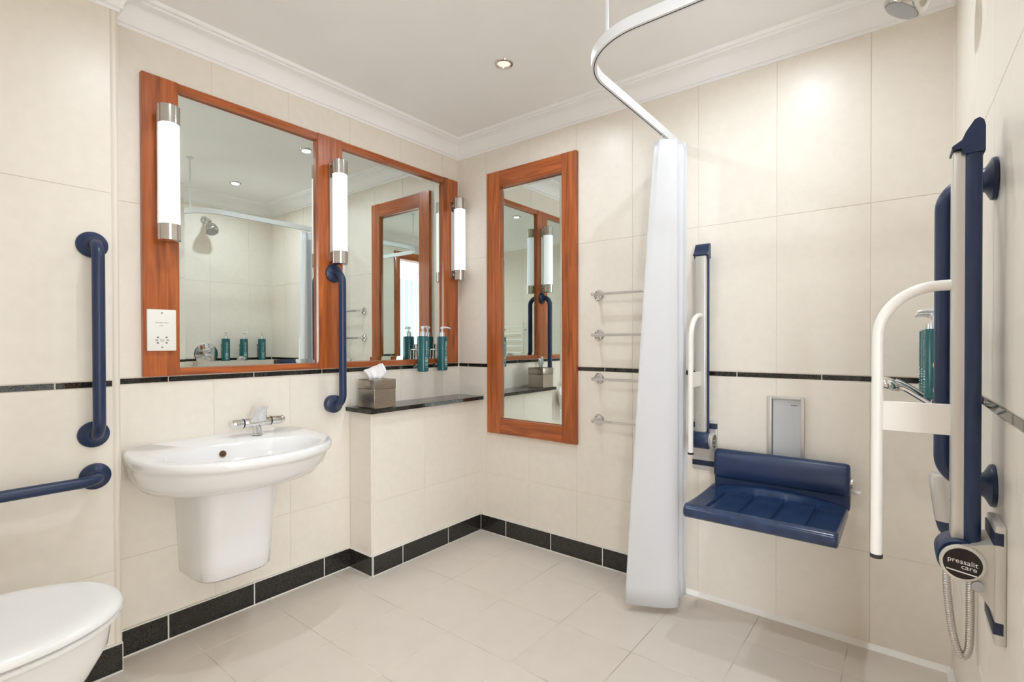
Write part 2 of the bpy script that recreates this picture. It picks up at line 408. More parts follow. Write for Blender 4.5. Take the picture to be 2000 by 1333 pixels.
# ================================================================== FRAMED MIRRORS
def pane(x0, x1, z0, z1, bevel=0.022, lift=0.0022, lean=0.0):
    mb = MB()
    r0 = [(x0, 0.0, z0), (x1, 0.0, z0), (x1, 0.0, z1), (x0, 0.0, z1)]
    r1 = [(x0, -0.003, z0), (x1, -0.003, z0), (x1, -0.003, z1), (x0, -0.003, z1)]
    b = bevel; y = -0.003-lift
    r2 = [(x0+b, y, z0+b), (x1-b, y, z0+b), (x1-b, y, z1-b), (x0+b, y, z1-b)]
    mb.loft([r0, r1, r2])
    for v in mb.v: v.y -= lean*(x1-v.x)              # glass hung a hair out of true
    return mb
ma = on_wall('A', 0.0, 'wall_mirror', 'wide twin-panel mirror in red-brown wood frame above the washbasin', 'mirror')
ZM0, ZM1 = 0.9795, 2.0672
for a, b in ((0.599, 0.714), (1.278, 1.405), (2.074, 2.190)):
    part('stile', MB().box(a, b, -0.022, 0.0, ZM0, ZM1, 0.0015, 1), 'wood_v', ma)
for a, b in ((0.714, 1.278), (1.405, 2.074)):
    part('top_rail', MB().box(a, b, -0.020, 0.0, 2.036, ZM1-0.001, 0.0015, 1), 'wood_h', ma)
    part('bottom_rail', MB().box(a, b, -0.020, 0.0, ZM0+0.001, 1.006, 0.0015, 1), 'wood_h', ma)
    part('mirror_pane', pane(a, b, 1.006, 2.036, lean=0.005 if a < 1 else 0.0), 'mirror', ma, sharp=1)
mb_ = on_wall('B', 0.0, 'wall_mirror', 'tall narrow mirror in red-brown wood frame beside the towel bars', 'mirror')
for a, b in ((-1.914, -1.820), (-1.407, -1.3205)):
    part('stile', MB().box(a, b, -0.022, 0.0, 0.583, 2.0668, 0.0015, 1), 'wood_v', mb_)
part('top_rail', MB().box(-1.820, -1.407, -0.0215, 0.0, 1.974, 2.066, 0.0015, 1), 'wood_h', mb_)
part('bottom_rail', MB().box(-1.820, -1.407, -0.0215, 0.0, 0.584, 0.668, 0.0015, 1), 'wood_h', mb_)
part('mirror_pane', pane(-1.820, -1.407, 0.668, 1.974), 'mirror', mb_, sharp=1)

# ================================================================== MIRROR LAMPS
def wall_lamp(u, label):
    t = on_wall('A', u, 'wall_lamp', label, 'lamp', 'chrome and opal tube lamps on the mirror frame')
    part('back_plate', MB().box(-0.024, 0.024, -0.034, -0.022, 1.480, 1.938, 0.003), 'chrome_soft', t)
    for z in (1.502, 1.912): part('bracket', MB().cyl((0, -0.03, z), (0, -0.055, z), 0.011, seg=16), 'chrome', t)
    c = -0.080
    part('glass_tube', MB().cyl((0, c, 1.524), (0, c, 1.880), 0.0335, seg=32), 'opal_glass', t)
    for z0, z1 in ((1.464, 1.526), (1.878, 1.946)):
        part('end_cap', MB().lathe([(0.030, 0), (0.0352, 0.003), (0.0352, z1-z0-0.003), (0.030, z1-z0)], (0, c, z0), (0, 0, 1), 32), 'chrome_soft', t)
    return t
wall_lamp(0.664, 'tube lamp above the white shaver socket')
wall_lamp(1.353, 'tube lamp above the blue grab rail between the mirror panels')
wall_lamp(2.147, 'tube lamp by the corner, above the teal pump bottles')

# shaver socket
t = on_wall('A', 0.6535, 'shaver_socket', 'white shaver socket on the wooden mirror frame', 'socket', z=1.147)
pl = part('face_plate', MB().box(-0.0455, 0.0455, -0.034, -0.022, -0.075, 0.075, 0.003), 'plastic_white', t)
for z in (0.062, -0.062): part('screw', MB().lathe([(0.0001, 0.0012), (0.003, 0.001), (0.0034, 0)][::-1], (0, -0.034, z), (0, -1, 0), 12), 'chrome_soft', t)
lettering('SHAVERS ONLY', 0.0062, t, 'print_grey', lambda x, y: (x, -0.0343, 0.027+y))
lettering('230V ~', 0.0058, t, 'print_grey', lambda x, y: (x, -0.0343, 0.016+y))
for sx_ in (-1, 1):
    for k, (dx, dz, rr) in enumerate(((0.0135, 0.010, 0.003), (0.017, 0, 0.0042), (0.0135, -0.010, 0.003))):
        part('pin_hole', MB().box(sx_*dx-rr, sx_*dx+rr, -0.0345, -0.033, -0.036+dz-0.0014-(0.0012 if k != 1 else 0), -0.036+dz+0.0014+(0.0012 if k != 1 else 0)), 'print_grey', t)
part('emblem', MB().box(-0.005, 0.005, -0.0345, -0.033, -0.0405, -0.0385).box(-0.005, -0.0035, -0.0345, -0.033, -0.038, -0.031).box(0.002, 0.0035, -0.0345, -0.033, -0.037, -0.031), 'print_grey', t)

# ================================================================== BLUE GRAB RAILS
FLANGE = [(0.0415, 0.0), (0.0425, 0.003), (0.041, 0.008), (0.026, 0.016), (0.0195, 0.024), (0.0185, 0.03)]
def grab_rail(side, u0, z0, u1, z1, label, out=0.072, n0=0.0, rad=0.05):
    um, zm = u0, min(z0, z1)
    t = on_wall(side, um, 'grab_rail', label, 'grab rail', 'navy grab rails', zm)
    a = Vector((0, 0, z0-zm)); b = Vector((u1-u0, 0, z1-zm)); n = Vector((0, -1, 0))
    part('tube', MB().tube(fillet([a+n*(n0+0.01), a+n*(n0+out), b+n*(n0+out), b+n*(n0+0.01)], rad, 10), 0.0168, 22), 'navy', t, sharp=60)
    for p in (a, b):
        part('flange', MB().lathe([(0.0001, -0.0)] + FLANGE, p+n*n0, n, 36), 'navy', t)
    return t
grab_rail('P', 0.445, 0.805, 0.445, 1.418, 'upright blue grab rail on the boxed-out wall beside the mirror')
grab_rail('P', 0.448, 0.668, -0.17, 0.668, 'level blue grab rail on the wall beside the toilet')
gr = grab_rail('A', 1.3545, 0.811, 1.3545, 1.427, 'upright blue grab rail standing on the mirror frame beside the washbasin', n0=0.022)
for p in gr.children:
    if p.name.startswith('flange') and min(v.co.z for v in p.data.vertices) < 0.1:
        part('spacer', MB().cyl((0, 0, 0), (0, -0.0225, 0), 0.041, seg=36), 'navy', gr); break
grab_rail('C', 0.832, 0.812, 0.832, 1.424, 'upright blue grab rail on the shower wall behind the folded support arm', out=0.078)

# ================================================================== WASHBASIN
BY = 0.850
t = on_wall('A', BY, 'washbasin', 'white ceramic wall-hung washbasin on a half pedestal', 'washbasin')
NB = 72
def outline(a, D, d0, z, zoff=lambda d: 0.0, su=1.0, sd=1.0):
    out = []
    for k in range(NB):
        th = 2*PI*k/NB; c, s_ = math.cos(th), math.sin(th)
        u = a*math.copysign(abs(c)**0.86, c)
        d = d0 + (D-d0)*abs(s_)**1.0 if s_ >= 0 else d0*(1-abs(s_)**0.30)
        if s_ < 0: u = a*math.copysign(abs(c)**0.34, c)*(0.93+0.07*(1-abs(s_)))
        out.append((u*su, -max(0.0008, d*sd), z + zoff(d*sd)))
    return out
A_, D_, D0_ = 0.332, 0.490, 0.185
zo = lambda d: 0.014*max(0, 1-d/0.16)
rings = [outline(A_, D_, D0_, 0.592, su=0.50, sd=0.60), outline(A_, D_, D0_, 0.590, su=0.72, sd=0.74), outline(A_, D_, D0_, 0.600, su=0.87, sd=0.83), outline(A_, D_, D0_, 0.635, su=0.945, sd=0.91),
         outline(A_, D_, D0_, 0.672, su=0.968, sd=0.95), outline(A_, D_, D0_, 0.684, su=0.976, sd=0.967), outline(A_, D_, D0_, 0.690, su=0.992, sd=0.992), outline(A_, D_, D0_, 0.700, zo, 1.0, 1.0), outline(A_, D_, D0_, 0.712, zo, 1.0, 1.0),
         outline(A_, D_, D0_, 0.719, zo, 0.990, 0.992), outline(A_, D_, D0_, 0.721, zo, 0.972, 0.977)]
def bowl(su, sd, z, dc=0.272):
    out = []
    for k in range(NB):
        th = 2*PI*k/NB; c, s_ = math.cos(th), math.sin(th); out.append((0.262*su*math.copysign(abs(c)**0.9, c), -(dc + (0.178 if s_ > 0 else 0.150)*sd*s_), z))
    return out
rings += [bowl(1.03, 1.03, 0.720), bowl(1.0, 1.0, 0.717), bowl(0.975, 0.97, 0.706), bowl(0.93, 0.92, 0.675), bowl(0.80, 0.80, 0.635), bowl(0.52, 0.52, 0.612, 0.262), bowl(0.12, 0.16, 0.606, 0.25)]
part('bowl', MB().loft(rings, True, True), 'ceramic', t, sharp=75)
def ped(z, hw, dep, r=0.07, c=0.0):
    pts = []
    for k in range(40):
        s_ = k/39; th = PI*s_
        u = -hw*math.copysign(abs(math.cos(th))**0.45, math.cos(th)); d = dep*abs(math.sin(th))**0.45
        pts.append((u, -max(0.0008, d), z))
    return pts
part('half_pedestal', MB().loft([ped(0.240, 0.120, 0.19), ped(0.236, 0.130, 0.205), ped(0.246, 0.137, 0.216), ped(0.30, 0.139, 0.222), ped(0.45, 0.146, 0.236), ped(0.57, 0.153, 0.25), ped(0.605, 0.157, 0.262), ped(0.64, 0.170, 0.29)]), 'ceramic', t, sharp=70)
part('overflow', MB().lathe([(0.0001, 0.0), (0.0075, 0.0), (0.0085, 0.0015), (0.0115, 0.0022), (0.0125, 0.0)], (-0.035, -0.1375, 0.684), (0, -1, 0.25), 24), 'hole_dark', t)
part('drain', MB().lathe([(0.0001, 0.004), (0.016, 0.004), (0.021, 0.002), (0.022, 0.0)][::-1], (0, -0.25, 0.606), (0, 0, 1), 24), 'chrome', t)

# tap standing on the basin
t = thing('mixer_tap', 'chrome mixer tap standing on the white washbasin', 'tap', WL('A', 0.968, 0.7288, 0.080), ROT['A'])
part('base', MB().lathe([(0.021, 0), (0.021, 0.004), (0.0165, 0.007), (0.0165, 0.046)], (0, 0, 0), (0, 0, 1), 28), 'chrome', t)
part('cross_body', MB().lathe([(0.0001, -0.052), (0.0175, -0.052), (0.019, -0.050), (0.019, 0.050), (0.0175, 0.052), (0.0001, 0.052)], (0, 0, 0.051), (1, 0, 0), 28), 'chrome', t)
for s_ in (-1, 1):
    hb = MB().lathe([(0.0165, 0), (0.0165, 0.002), (0.0175, 0.003), (0.0175, 0.04), (0.0155, 0.043), (0.0001, 0.0435)], (s_*0.054, 0, 0.051), (s_, 0, 0), 28)
    if s_ > 0: hb.sphere((0.100, 0, 0.052), 0.0165)
    h = part('handle', hb, 'chrome', t)
    part('seam_ring', MB().lathe([(0.0178, 0), (0.0192, 0.0008), (0.0178, 0.0022)], (s_*0.0535, 0, 0.051), (s_, 0, 0), 28), 'plastic_dark', h)
part('spout', MB().loft([[(sx*wx, cy+sy*dy, z) for sx, sy in [(math.copysign(abs(math.cos(a))**0.6, math.cos(a)), math.copysign(abs(math.sin(a))**0.6, math.sin(a))) for a in [2*PI*k/24 for k in range(24)]]]
      for z, wx, dy, cy in ((0.045, 0.040, 0.0165, 0.0), (0.060, 0.036, 0.018, -0.004), (0.078, 0.029, 0.019, -0.013), (0.096, 0.0235, 0.020, -0.024), (0.104, 0.022, 0.020, -0.029), (0.1045, 0.0245, 0.0225, -0.030), (0.116, 0.0245, 0.0225, -0.036), (0.117, 0.021, 0.019, -0.036))]), 'chrome', t)
part('badge', MB().sphere((0, -0.0175, 0.058), 0.008, sc=(1.0, 0.35, 0.55)), 'chrome_soft', t)

# ================================================================== TOILET
t = thing('toilet', 'white toilet with closed lid beside the boxed-out wall', 'toilet', (-1.556, YR, 0), PI)
def egg(hw, n0, n1, z, q=0.55):
    pts = []
    nm = n0 + (n1-n0)*0.50
    for k in range(56):
        th = 2*PI*k/56; c, s_ = math.cos(th), math.sin(th)
        u = hw*math.copysign(abs(c)**0.92, c)
        d = nm + (n1-nm)*abs(s_)**0.95 if s_ >= 0 else nm - (nm-n0)*abs(s_)**q
        if s_ < 0: u = hw*math.copysign(abs(c)**q, c)
        pts.append((u, -d, z))
    return pts
ZL = 0.012                                        # seat height
part('pan', MB().loft([egg(0.115, 0.002, 0.50, 0.0), egg(0.118, 0.002, 0.505, 0.01), egg(0.115, 0.002, 0.50, 0.10), egg(0.125, 0.002, 0.535, 0.18), egg(0.150, 0.002, 0.615, 0.26), egg(0.170, 0.002, 0.672, 0.325), egg(0.182, 0.002, 0.705, 0.38), egg(0.183, 0.002, 0.713, ZL+0.42), egg(0.183, 0.002, 0.713, ZL+0.434), egg(0.178, 0.004, 0.708, ZL+0.437)]), 'ceramic', t, sharp=70)
part('seat', MB().loft([egg(0.182, 0.225, 0.714, ZL+0.4415), egg(0.197, 0.215, 0.730, ZL+0.4435), egg(0.198, 0.215, 0.731, ZL+0.452), egg(0.190, 0.222, 0.723, ZL+0.4545)]), 'ceramic_lid', t, sharp=60)
part('lid', MB().loft([egg(0.188, 0.222, 0.721, ZL+0.4578), egg(0.199, 0.214, 0.732, ZL+0.459), egg(0.1995, 0.214, 0.7325, ZL+0.466), egg(0.194, 0.216, 0.727, ZL+0.474), egg(0.180, 0.222, 0.713, ZL+0.479), egg(0.155, 0.245, 0.685, ZL+0.4800), egg(0.130, 0.28, 0.655, ZL+0.4785), egg(0.06, 0.36, 0.56, ZL+0.4775)]), 'ceramic_lid', t, sharp=60)
for s_ in (-0.08, 0.08): part('hinge', MB().cyl((s_-0.018, -0.205, ZL+0.456), (s_+0.018, -0.205, ZL+0.456), 0.013, seg=16).cyl((s_, -0.205, ZL+0.436), (s_, -0.205, ZL+0.456), 0.010, seg=16), 'chrome', t)

# ================================================================== SHELF, TISSUE BOX
sh = thing('granite_shelf', 'thin black granite shelf on the low tiled boxing', 'shelf', (XA, 1.43, 0.767), 0)
part('slab', MB().box(0.0, 0.202, 0.0, YB-1.43, 0.0005, 0.0205, 0.0012, 1), 'granite_polished', sh)
t = thing('tissue_box', 'square metal tissue box standing on the black shelf', 'tissue box', (-2.033, 1.520, 0.7876), 0)
h = 0.0625
part('body', MB().box(-h, h, -h, h, 0, 0.092, 0.0015, 1), 'steel_brushed', t)
part('lid', MB().box(-h-0.0012, h+0.0012, -h-0.0012, h+0.0012, 0.092, 0.137, 0.003, 2), 'steel_brushed', t)
part('slot', MB().lathe([(0.0001, 0.0004), (0.034, 0.0004), (0.036, 0)][::-1], (0, 0, 0.137), (0, 0, 1), 28, sx=1.0, sy=0.45), 'plastic_dark', t)
LFT = [(-0.036, 0.0), (-0.040, 0.018), (-0.050, 0.038), (-0.064, 0.054), (-0.052, 0.060), (-0.034, 0.066), (-0.012, 0.078), (0.012, 0.089), (0.026, 0.097)]
RGT = [(0.026, 0.0), (0.034, 0.018), (0.046, 0.034), (0.054, 0.048), (0.052, 0.062), (0.048, 0.076), (0.043, 0.086), (0.038, 0.093), (0.034, 0.0975)]
mbt = MB(); wv = Vector((0.785, 0.62, 0)); dv = Vector((0.62, -0.785, 0))
for sheet, off in ((0, 0.006), (1, -0.010)):
    vs = []; fs = []; n = 14
    for i, (l, r) in enumerate(zip(LFT, RGT)):
        v = i/(len(LFT)-1)
        for k in range(n+1):
            q = k/n; w_ = l[0] + (r[0]-l[0])*q; z_ = l[1] + (r[1]-l[1])*q
            if sheet: w_ = w_*0.86 + 0.006; z_ *= 0.84
            d_ = off + 0.010*math.sin(7*q+2.2*v+sheet*2)*(0.3+0.7*v) + 0.012*(0.5-abs(q-0.5)) - 0.014*v*q + 0.003*math.sin(17*q+6*v)
            p = wv*w_*0.92 + dv*d_*0.8; vs.append((p.x-0.004, p.y-0.004, 0.1365+z_*0.78))
    for i in range(len(LFT)-1):
        for k in range(n): fs.append((i*(n+1)+k, i*(n+1)+k+1, (i+1)*(n+1)+k+1, (i+1)*(n+1)+k))
    mbt.add(vs, fs)
ts = part('tissue', mbt, 'tissue', t, sharp=80)
sm = ts.modifiers.new('thickness', 'SOLIDIFY'); sm.thickness = 0.0006

# ================================================================== PUMP BOTTLES
R_B = 0.0300
def pump_bottle(side, u, label, group, nz=0.0):
    t = on_wall(side, u, 'pump_bottle', label, 'bottle', group, z=0.942)
    c = -0.064
    bt = part('bottle', MB().lathe([(0.0270, 0), (R_B, 0.003), (R_B, 0.188), (0.0285, 0.193), (0.013, 0.194)], (0, c, 0), (0, 0, 1), 36), 'bottle_teal', t)
    part('collar', MB().lathe([(0.0135, 0.194), (0.0135, 0.214), (0.008, 0.220), (0.0045, 0.224), (0.0045, 0.236)], (0, c, 0), (0, 0, 1), 24), 'pump_silver', t)
    a = math.radians(nz); dx, dy = math.sin(a), -math.cos(a)
    part('nozzle', MB().lathe([(0.009, 0.234), (0.010, 0.237), (0.010, 0.245), (0.008, 0.249), (0.0001, 0.250)], (0, c, 0), (0, 0, 1), 20)
         .tube([(0, c, 0.243), (dx*0.025, c+dy*0.025, 0.244), (dx*0.042, c+dy*0.042, 0.241), (dx*0.046, c+dy*0.046, 0.237)], [0.0065, 0.0055, 0.004, 0.0035], 12), 'pump_silver', t)
    hd = part('holder', MB().box(-0.014, 0.014, -0.008, 0.0, 0.030, 0.150, 0.002), 'chrome_soft', t)
    for sx_ in (-0.009, 0.009): part('holder_rod', MB().tube([(sx_, -0.006, 0.120), (sx_, -0.030, 0.120), (sx_, -0.036, 0.112), (sx_, -0.036, 0.048), (sx_, -0.030, 0.040), (sx_, -0.006, 0.040)], 0.005, 12), 'chrome_soft', hd)
    R2 = R_B + 0.0004
    def wrap(x, y, z):                                # x along the girth
        th = x/R2; return (R2*math.sin(th), c - R2*math.cos(th), z)
    lettering('CRABTREE', 0.0165, bt, 'print_mint', lambda x, y: wrap(-y+0.002, 0, 0.124+x*1.05))
    for k, (z, wd, hh) in enumerate(((0.076, 0.022, 0.0032), (0.069, 0.022, 0.0024), (0.062, 0.022, 0.0042), (0.054, 0.022, 0.0042), (0.045, 0.022, 0.0018), (0.040, 0.020, 0.0018), (0.033, 0.021, 0.0026), (0.024, 0.018, 0.0018))):
        mb = MB(); n = 6; row = [wrap(-wd/2+wd*i/n+0.002, 0, z) for i in range(n+1)]
        mb.loft([[(p[0], p[1], z-hh/2) for p in row], [(p[0], p[1], z+hh/2) for p in row]], False, False, close=False)
        part('print_line', mb, 'print_mint', bt)
    return t
GB = 'teal pump bottles on the mirror wall'; GC = 'teal pump bottles on the shower wall'
pump_bottle('A', 1.872, 'teal pump bottle on the mirror wall, the one closer to the tissue box', GB, 15)
pump_bottle('A', 2.018, 'teal pump bottle on the mirror wall, the one in the corner beside the tall mirror', GB, 40)
for u, lb, nz in ((0.115, 'teal pump bottle on the shower wall, the one in the corner', 30), (0.262, 'teal pump bottle on the shower wall, the middle of three', -20), (0.405, 'teal pump bottle on the shower wall, the one beside the shower valve', 10)):
    pump_bottle('C', u, lb, GC, nz)

# ================================================================== TOWEL BARS
for z, wd in ((1.331, 'topmost of four chrome towel bars beside the tall mirror'), (1.135, 'second from top of four chrome towel bars beside the tall mirror'), (0.922, 'third from top of four chrome towel bars, just under the black border'), (0.721, 'lowest of four chrome towel bars beside the tall mirror')):
    t = on_wall('B', -1.203, 'towel_bar', wd, 'towel bar', 'chrome towel bars', z)
    for x in (0.0, 0.30):
        part('rosette', MB().lathe([(0.0275, 0), (0.0275, 0.003), (0.024, 0.006), (0.022, 0.010), (0.014, 0.012), (0.012, 0.016)], (x, 0, 0), (0, -1, 0), 28), 'chrome', t)
        part('post', MB().lathe([(0.0085, 0.010), (0.0085, 0.058), (0.0095, 0.062), (0.008, 0.068), (0.0001, 0.069)], (x, 0, 0), (0, -1, 0), 18), 'chrome', t)
    part('bar', MB().cyl((0, -0.057, 0), (0.30, -0.057, 0), 0.0068, seg=18), 'chrome', t)

# ================================================================== CURTAIN AND ITS TRACK
ct = thing('curtain_track', 'white curved curtain track hung from the ceiling on a thin rod', 'curtain track', (-0.79, YB, 1.936), 0)
path = fillet([(0, 0, 0), (0, -0.953, 0), (0.898, -0.953, 0)], 0.215, 22)
def sweep_rect(path, w, h):
    rings = []
    for i, p in enumerate(path):
        tt = (path[min(i+1, len(path)-1)] - path[max(i-1, 0)]).normalized(); n = Vector((-tt.y, tt.x, 0))
        rings.append([p+n*w/2, p-n*w/2, p-n*w/2+Vector((0, 0, h)), p+n*w/2+Vector((0, 0, h))])
    return MB().loft(rings)
part('rail', sweep_rect(path, 0.018, 0.032), 'track_white', ct)
part('runner_slot', sweep_rect([Vector((p.x, p.y, -0.0006)) for p in path], 0.003, 0.001), 'plastic_dark', ct)
part('hanger_rod', MB().cyl((0.115, -0.925, 0.02), (0.115, -0.925, ZT-1.936), 0.005, seg=12), 'track_white', ct)
part('ceiling_rose', MB().cyl((0.115, -0.925, ZT-1.936-0.012), (0.115, -0.925, ZT-1.936), 0.018, seg=20), 'track_white', ct)
part('wall_socket', MB().box(-0.018, 0.018, -0.012, 0.0, -0.006, 0.038, 0.003), 'track_white', ct)

cu = thing('shower_curtain', 'white shower curtain gathered beside the towel bars', 'curtain', (-0.79, 2.10, 0.03), 0)
NS, NZ = 150, 26
C_BOT = [(-0.880, 1.985), (-0.918, 1.935), (-0.914, 1.908), (-0.850, 1.932), (-0.790, 1.958), (-0.748, 1.990), (-0.738, 2.030), (-0.775, 2.048), (-0.800, 2.062), (-0.760, 2.078), (-0.740, 2.092), (-0.750, 2.106), (-0.790, 2.112), (-0.775, 2.120), (-0.742, 2.126)]
C_TOP = [(-0.800, 2.022), (-0.822, 2.008), (-0.815, 1.992), (-0.790, 1.986), (-0.768, 1.992), (-0.748, 2.008), (-0.742, 2.026), (-0.770, 2.038), (-0.812, 2.052), (-0.780, 2.066), (-0.742, 2.078), (-0.755, 2.092), (-0.800, 2.102), (-0.765, 2.112), (-0.740, 2.120)]
def spline(pts, s):
    n = len(pts)-1; f = min(s*n, n-1e-6); i = int(f); u = f-i
    p0, p1, p2, p3 = (Vector(pts[max(0, min(n, i+k))]) for k in (-1, 0, 1, 2))
    return 0.5*((2*p1) + (p2-p0)*u + (2*p0-5*p1+4*p2-p3)*u*u + (3*p1-p0-3*p2+p3)*u**3)
def curt(s, v):
    """s along the cloth, v up; local coordinates"""
    w = (1-v)**0.9
    p = spline(C_TOP, s)*(1-w) + spline(C_BOT, s)*w
    rip = 0.0050*math.sin(52*s)*(0.5+0.5*v) + 0.0045*math.sin(23*s+1.5*v)
    return (p.x + 0.79 + rip, p.y - 2.10 + rip*0.5, 1.890*v)
vs = [curt(i/NS, j/NZ) for j in range(NZ+1) for i in range(NS+1)]
fs = [(j*(NS+1)+i, j*(NS+1)+i+1, (j+1)*(NS+1)+i+1, (j+1)*(NS+1)+i) for j in range(NZ) for i in range(NS)]
cl = part('cloth', MB().add(vs, fs), 'cloth_white', cu, sharp=120)
sm = cl.modifiers.new('thickness', 'SOLIDIFY'); sm.thickness = 0.0012
for k in range(7):
    s = 0.04 + k*0.153; p = curt(s, 1.0)
    part('hook', MB().tube([(p[0], p[1], 1.885), (p[0]*0.5, p[1], 1.898), (0, p[1], 1.902), (0, p[1], 1.9052)], 0.0022, 8), 'plastic_white', cu)

# ================================================================== FOLD-UP SUPPORT ARMS
def support_arm(side, u, label):
    t = on_wall(side, u, 'support_arm', label, 'support arm', 'fold-up support arms beside the shower seat')
    mp_ = part('mount_plate', MB().box(-0.050, 0.050, -0.016, 0, 0.552, 0.768, 0.003), 'silver_paint', t)
    for z0, z1 in ((0.733, 0.756), (0.572, 0.594)):
        part('blue_band', MB().box(-0.0505, 0.0505, -0.0185, -0.004, z0, z1, 0.001), 'navy_dark', mp_)
    hp = [(-0.012, 0.600)] + [(-0.045 - 0.033*math.sin(a), 0.690 - 0.033*math.cos(a)) for a in [PI*(0.02+0.96*k/14) for k in range(15)]] + [(-0.012, 0.735)]
    hz = part('hinge_housing', MB().prism(hp, 'yz', -0.046, 0.046), 'silver_paint', t)
    part('cap_ring', MB().lathe([(0.030, 0), (0.033, 0.001), (0.033, 0.006), (0.0295, 0.0085), (0.028, 0.0085)], (0.046, -0.060, 0.690), (1, 0, 0), 36, caps=False), 'aluminium', hz)
    cap = part('end_cap', MB().lathe([(0.0285, 0.0), (0.0285, 0.0078), (0.0001, 0.0084)], (0.046, -0.060, 0.690), (1, 0, 0), 36), 'plastic_black', hz)
    X_ = 0.0552
    place = lambda x, y: (X_, -0.060 + (x*0.99 - 0.10*y), 0.690 + y + 0.0 - 0.14*x)
    for txt, oy, ox in (('pressalit', 0.0035, 0.0), ('care', -0.0055, 0.009)):
        lettering(txt, 0.0135, hz, 'print_white', lambda x, y, oy=oy, ox=ox: (X_, -0.060 + (x*0.95+ox) , 0.690 + y*0.95 + oy - 0.12*(x+ox)))
    part('cap_stripe', MB().add([(X_, -0.060-0.0235, 0.690-0.0110), (X_, -0.060+0.0205, 0.690-0.0180), (X_, -0.060+0.0190, 0.690-0.0200), (X_, -0.060-0.0225, 0.690-0.0135)], [(0, 1, 2, 3)]), 'print_white', hz)
    part('button', MB().cyl((0.044, -0.038, 0.652), (0.053, -0.038, 0.652), 0.0095, seg=24), 'rubber_grey', hz)
    part('hinge_collar', MB().lathe([(0.0345, -0.034), (0.0365, -0.03), (0.0365, 0.03), (0.0345, 0.034)], (0.0, -0.060, 0.690), (1, 0, 0), 36), 'navy', t)
    part('arm_body', MB().box(-0.028, 0.028, -0.058, -0.031, 0.690, 1.485, 0.011, 4), 'navy', t)
    part('arm_profile', MB().box(-0.023, 0.023, -0.074, -0.050, 0.722, 1.462, 0.006, 3), 'aluminium', t)
    for z in (0.752, 0.795): part('rivet', MB().cyl((0, -0.073, z), (0, -0.0755, z), 0.004, seg=14), 'chrome_soft', t)
    cp = [(-0.0285, 1.452), (-0.0285, 1.498), (-0.031, 1.509), (-0.037, 1.515), (-0.044, 1.512), (-0.056, 1.492), (-0.0615, 1.478), (-0.0755, 1.468), (-0.0755, 1.4625), (-0.0615, 1.4625), (-0.0615, 1.452)]
    part('arm_tip', MB().prism(cp, 'yz', -0.0295, 0.0295), 'navy', t)
    leg = part('leg', MB().tube(fillet([(0, -0.068, 1.210), (0, -0.188, 1.210), (0, -0.190, 0.658)], 0.10, 14), 0.0105, 20), 'plastic_white', t, sharp=60)
    part('foot_cap', MB().cyl((0, -0.190, 0.651), (0, -0.190, 0.659), 0.0112, seg=20), 'plastic_dark', leg)
    part('leg_plate', MB().box(-0.004, 0.004, -0.184, -0.066, 0.918, 0.978, 0.001, 1), 'plastic_white', t)
    return t
support_arm('B', -0.690, 'folded blue and silver support arm between the curtain and the shower seat')
support_arm('C', 0.918, 'folded blue and silver support arm on the shower wall beside the grab rail')

# ================================================================== SHOWER SEAT AND WALL PANEL
t = on_wall('B', -0.3815, 'mounting_rail', 'grey wall panel in a silver frame above the shower seat', 'wall panel')
part('insert', MB().box(-0.045, 0.052, -0.014, 0, 0.615, 0.880), 'panel_grey', t)
for a, b in ((-0.0635, -0.048), (0.052, 0.0635)): part('side_frame', MB().box(a, b, -0.022, 0, 0.61, 0.886, 0.002), 'silver_paint', t)
part('inner_edge', MB().box(-0.048, -0.0445, -0.019, 0, 0.61, 0.884), 'print_grey', t)
part('top_frame', MB().box(-0.048, 0.052, -0.022, 0, 0.877, 0.886, 0.002), 'silver_paint', t)
part('maker_mark', MB().box(0.018, 0.040, -0.0148, -0.0138, 0.8535, 0.8555), 'print_grey', t)

t = on_wall('B', -0.405, 'shower_bench', 'dark blue fold-down shower seat with low backrest and ribbed top', 'shower seat')
HX = 0.231
GRX = (-0.158, -0.054, 0.048, 0.148)
def seat_profile(x):
    top = []
    ns = [0.075 + (0.395-0.075)*k/22 for k in range(23)]
    for n in ns:
        z = 0.520 - 0.006*math.sin(PI*(n-0.075)/0.34)
        z += 0.028*max(0, 1-((n-0.095)/0.040)**2)*(1-(x/HX)**2)*1.0 if n < 0.135 else 0
        if 0.135 < n < 0.386:
            e = min(1.0, (n-0.135)/0.02, (0.386-n)/0.022)
            g = max(math.exp(-((x-gx)/0.0062)**4) for gx in GRX)
            z -= 0.0085*g*e
        top.append((n, z))
    front = [(0.395 + 0.030*math.sin(a), 0.490 + 0.030*math.cos(a)) for a in [PI*k/12 for k in range(1, 13)]]
    front = [(n, 0.520 - (0.520-z)*0.84) for n, z in front]
    bot = [(0.30, 0.474), (0.16, 0.478), (0.075, 0.480)]
    return top + front + bot
xs = sorted(set([round(-HX + 2*HX*k/60, 5) for k in range(61)] + [round(g+d*0.001, 5) for g in GRX for d in (-10, -8, -7, -6, -5, -4, -2, 0, 2, 4, 5, 6, 7, 8, 10)]))
rings = []
def shrink(pr, k): return [(0.25 + (n-0.25)*(1-k*0.25), 0.499 + (z-0.499)*(1-k)) for n, z in pr]
rings.append([(-HX-0.004, -n, z) for n, z in shrink(seat_profile(-HX), 0.45)])
rings.append([(-HX-0.003, -n, z) for n, z in shrink(seat_profile(-HX), 0.18)])
for x in xs: rings.append([(x, -n, z) for n, z in seat_profile(x)])
rings.append([(HX+0.003, -n, z) for n, z in shrink(seat_profile(HX), 0.18)])
rings.append([(HX+0.004, -n, z) for n, z in shrink(seat_profile(HX), 0.45)])
part('seat_board', MB().loft(rings), 'navy_seat', t, sharp=70)
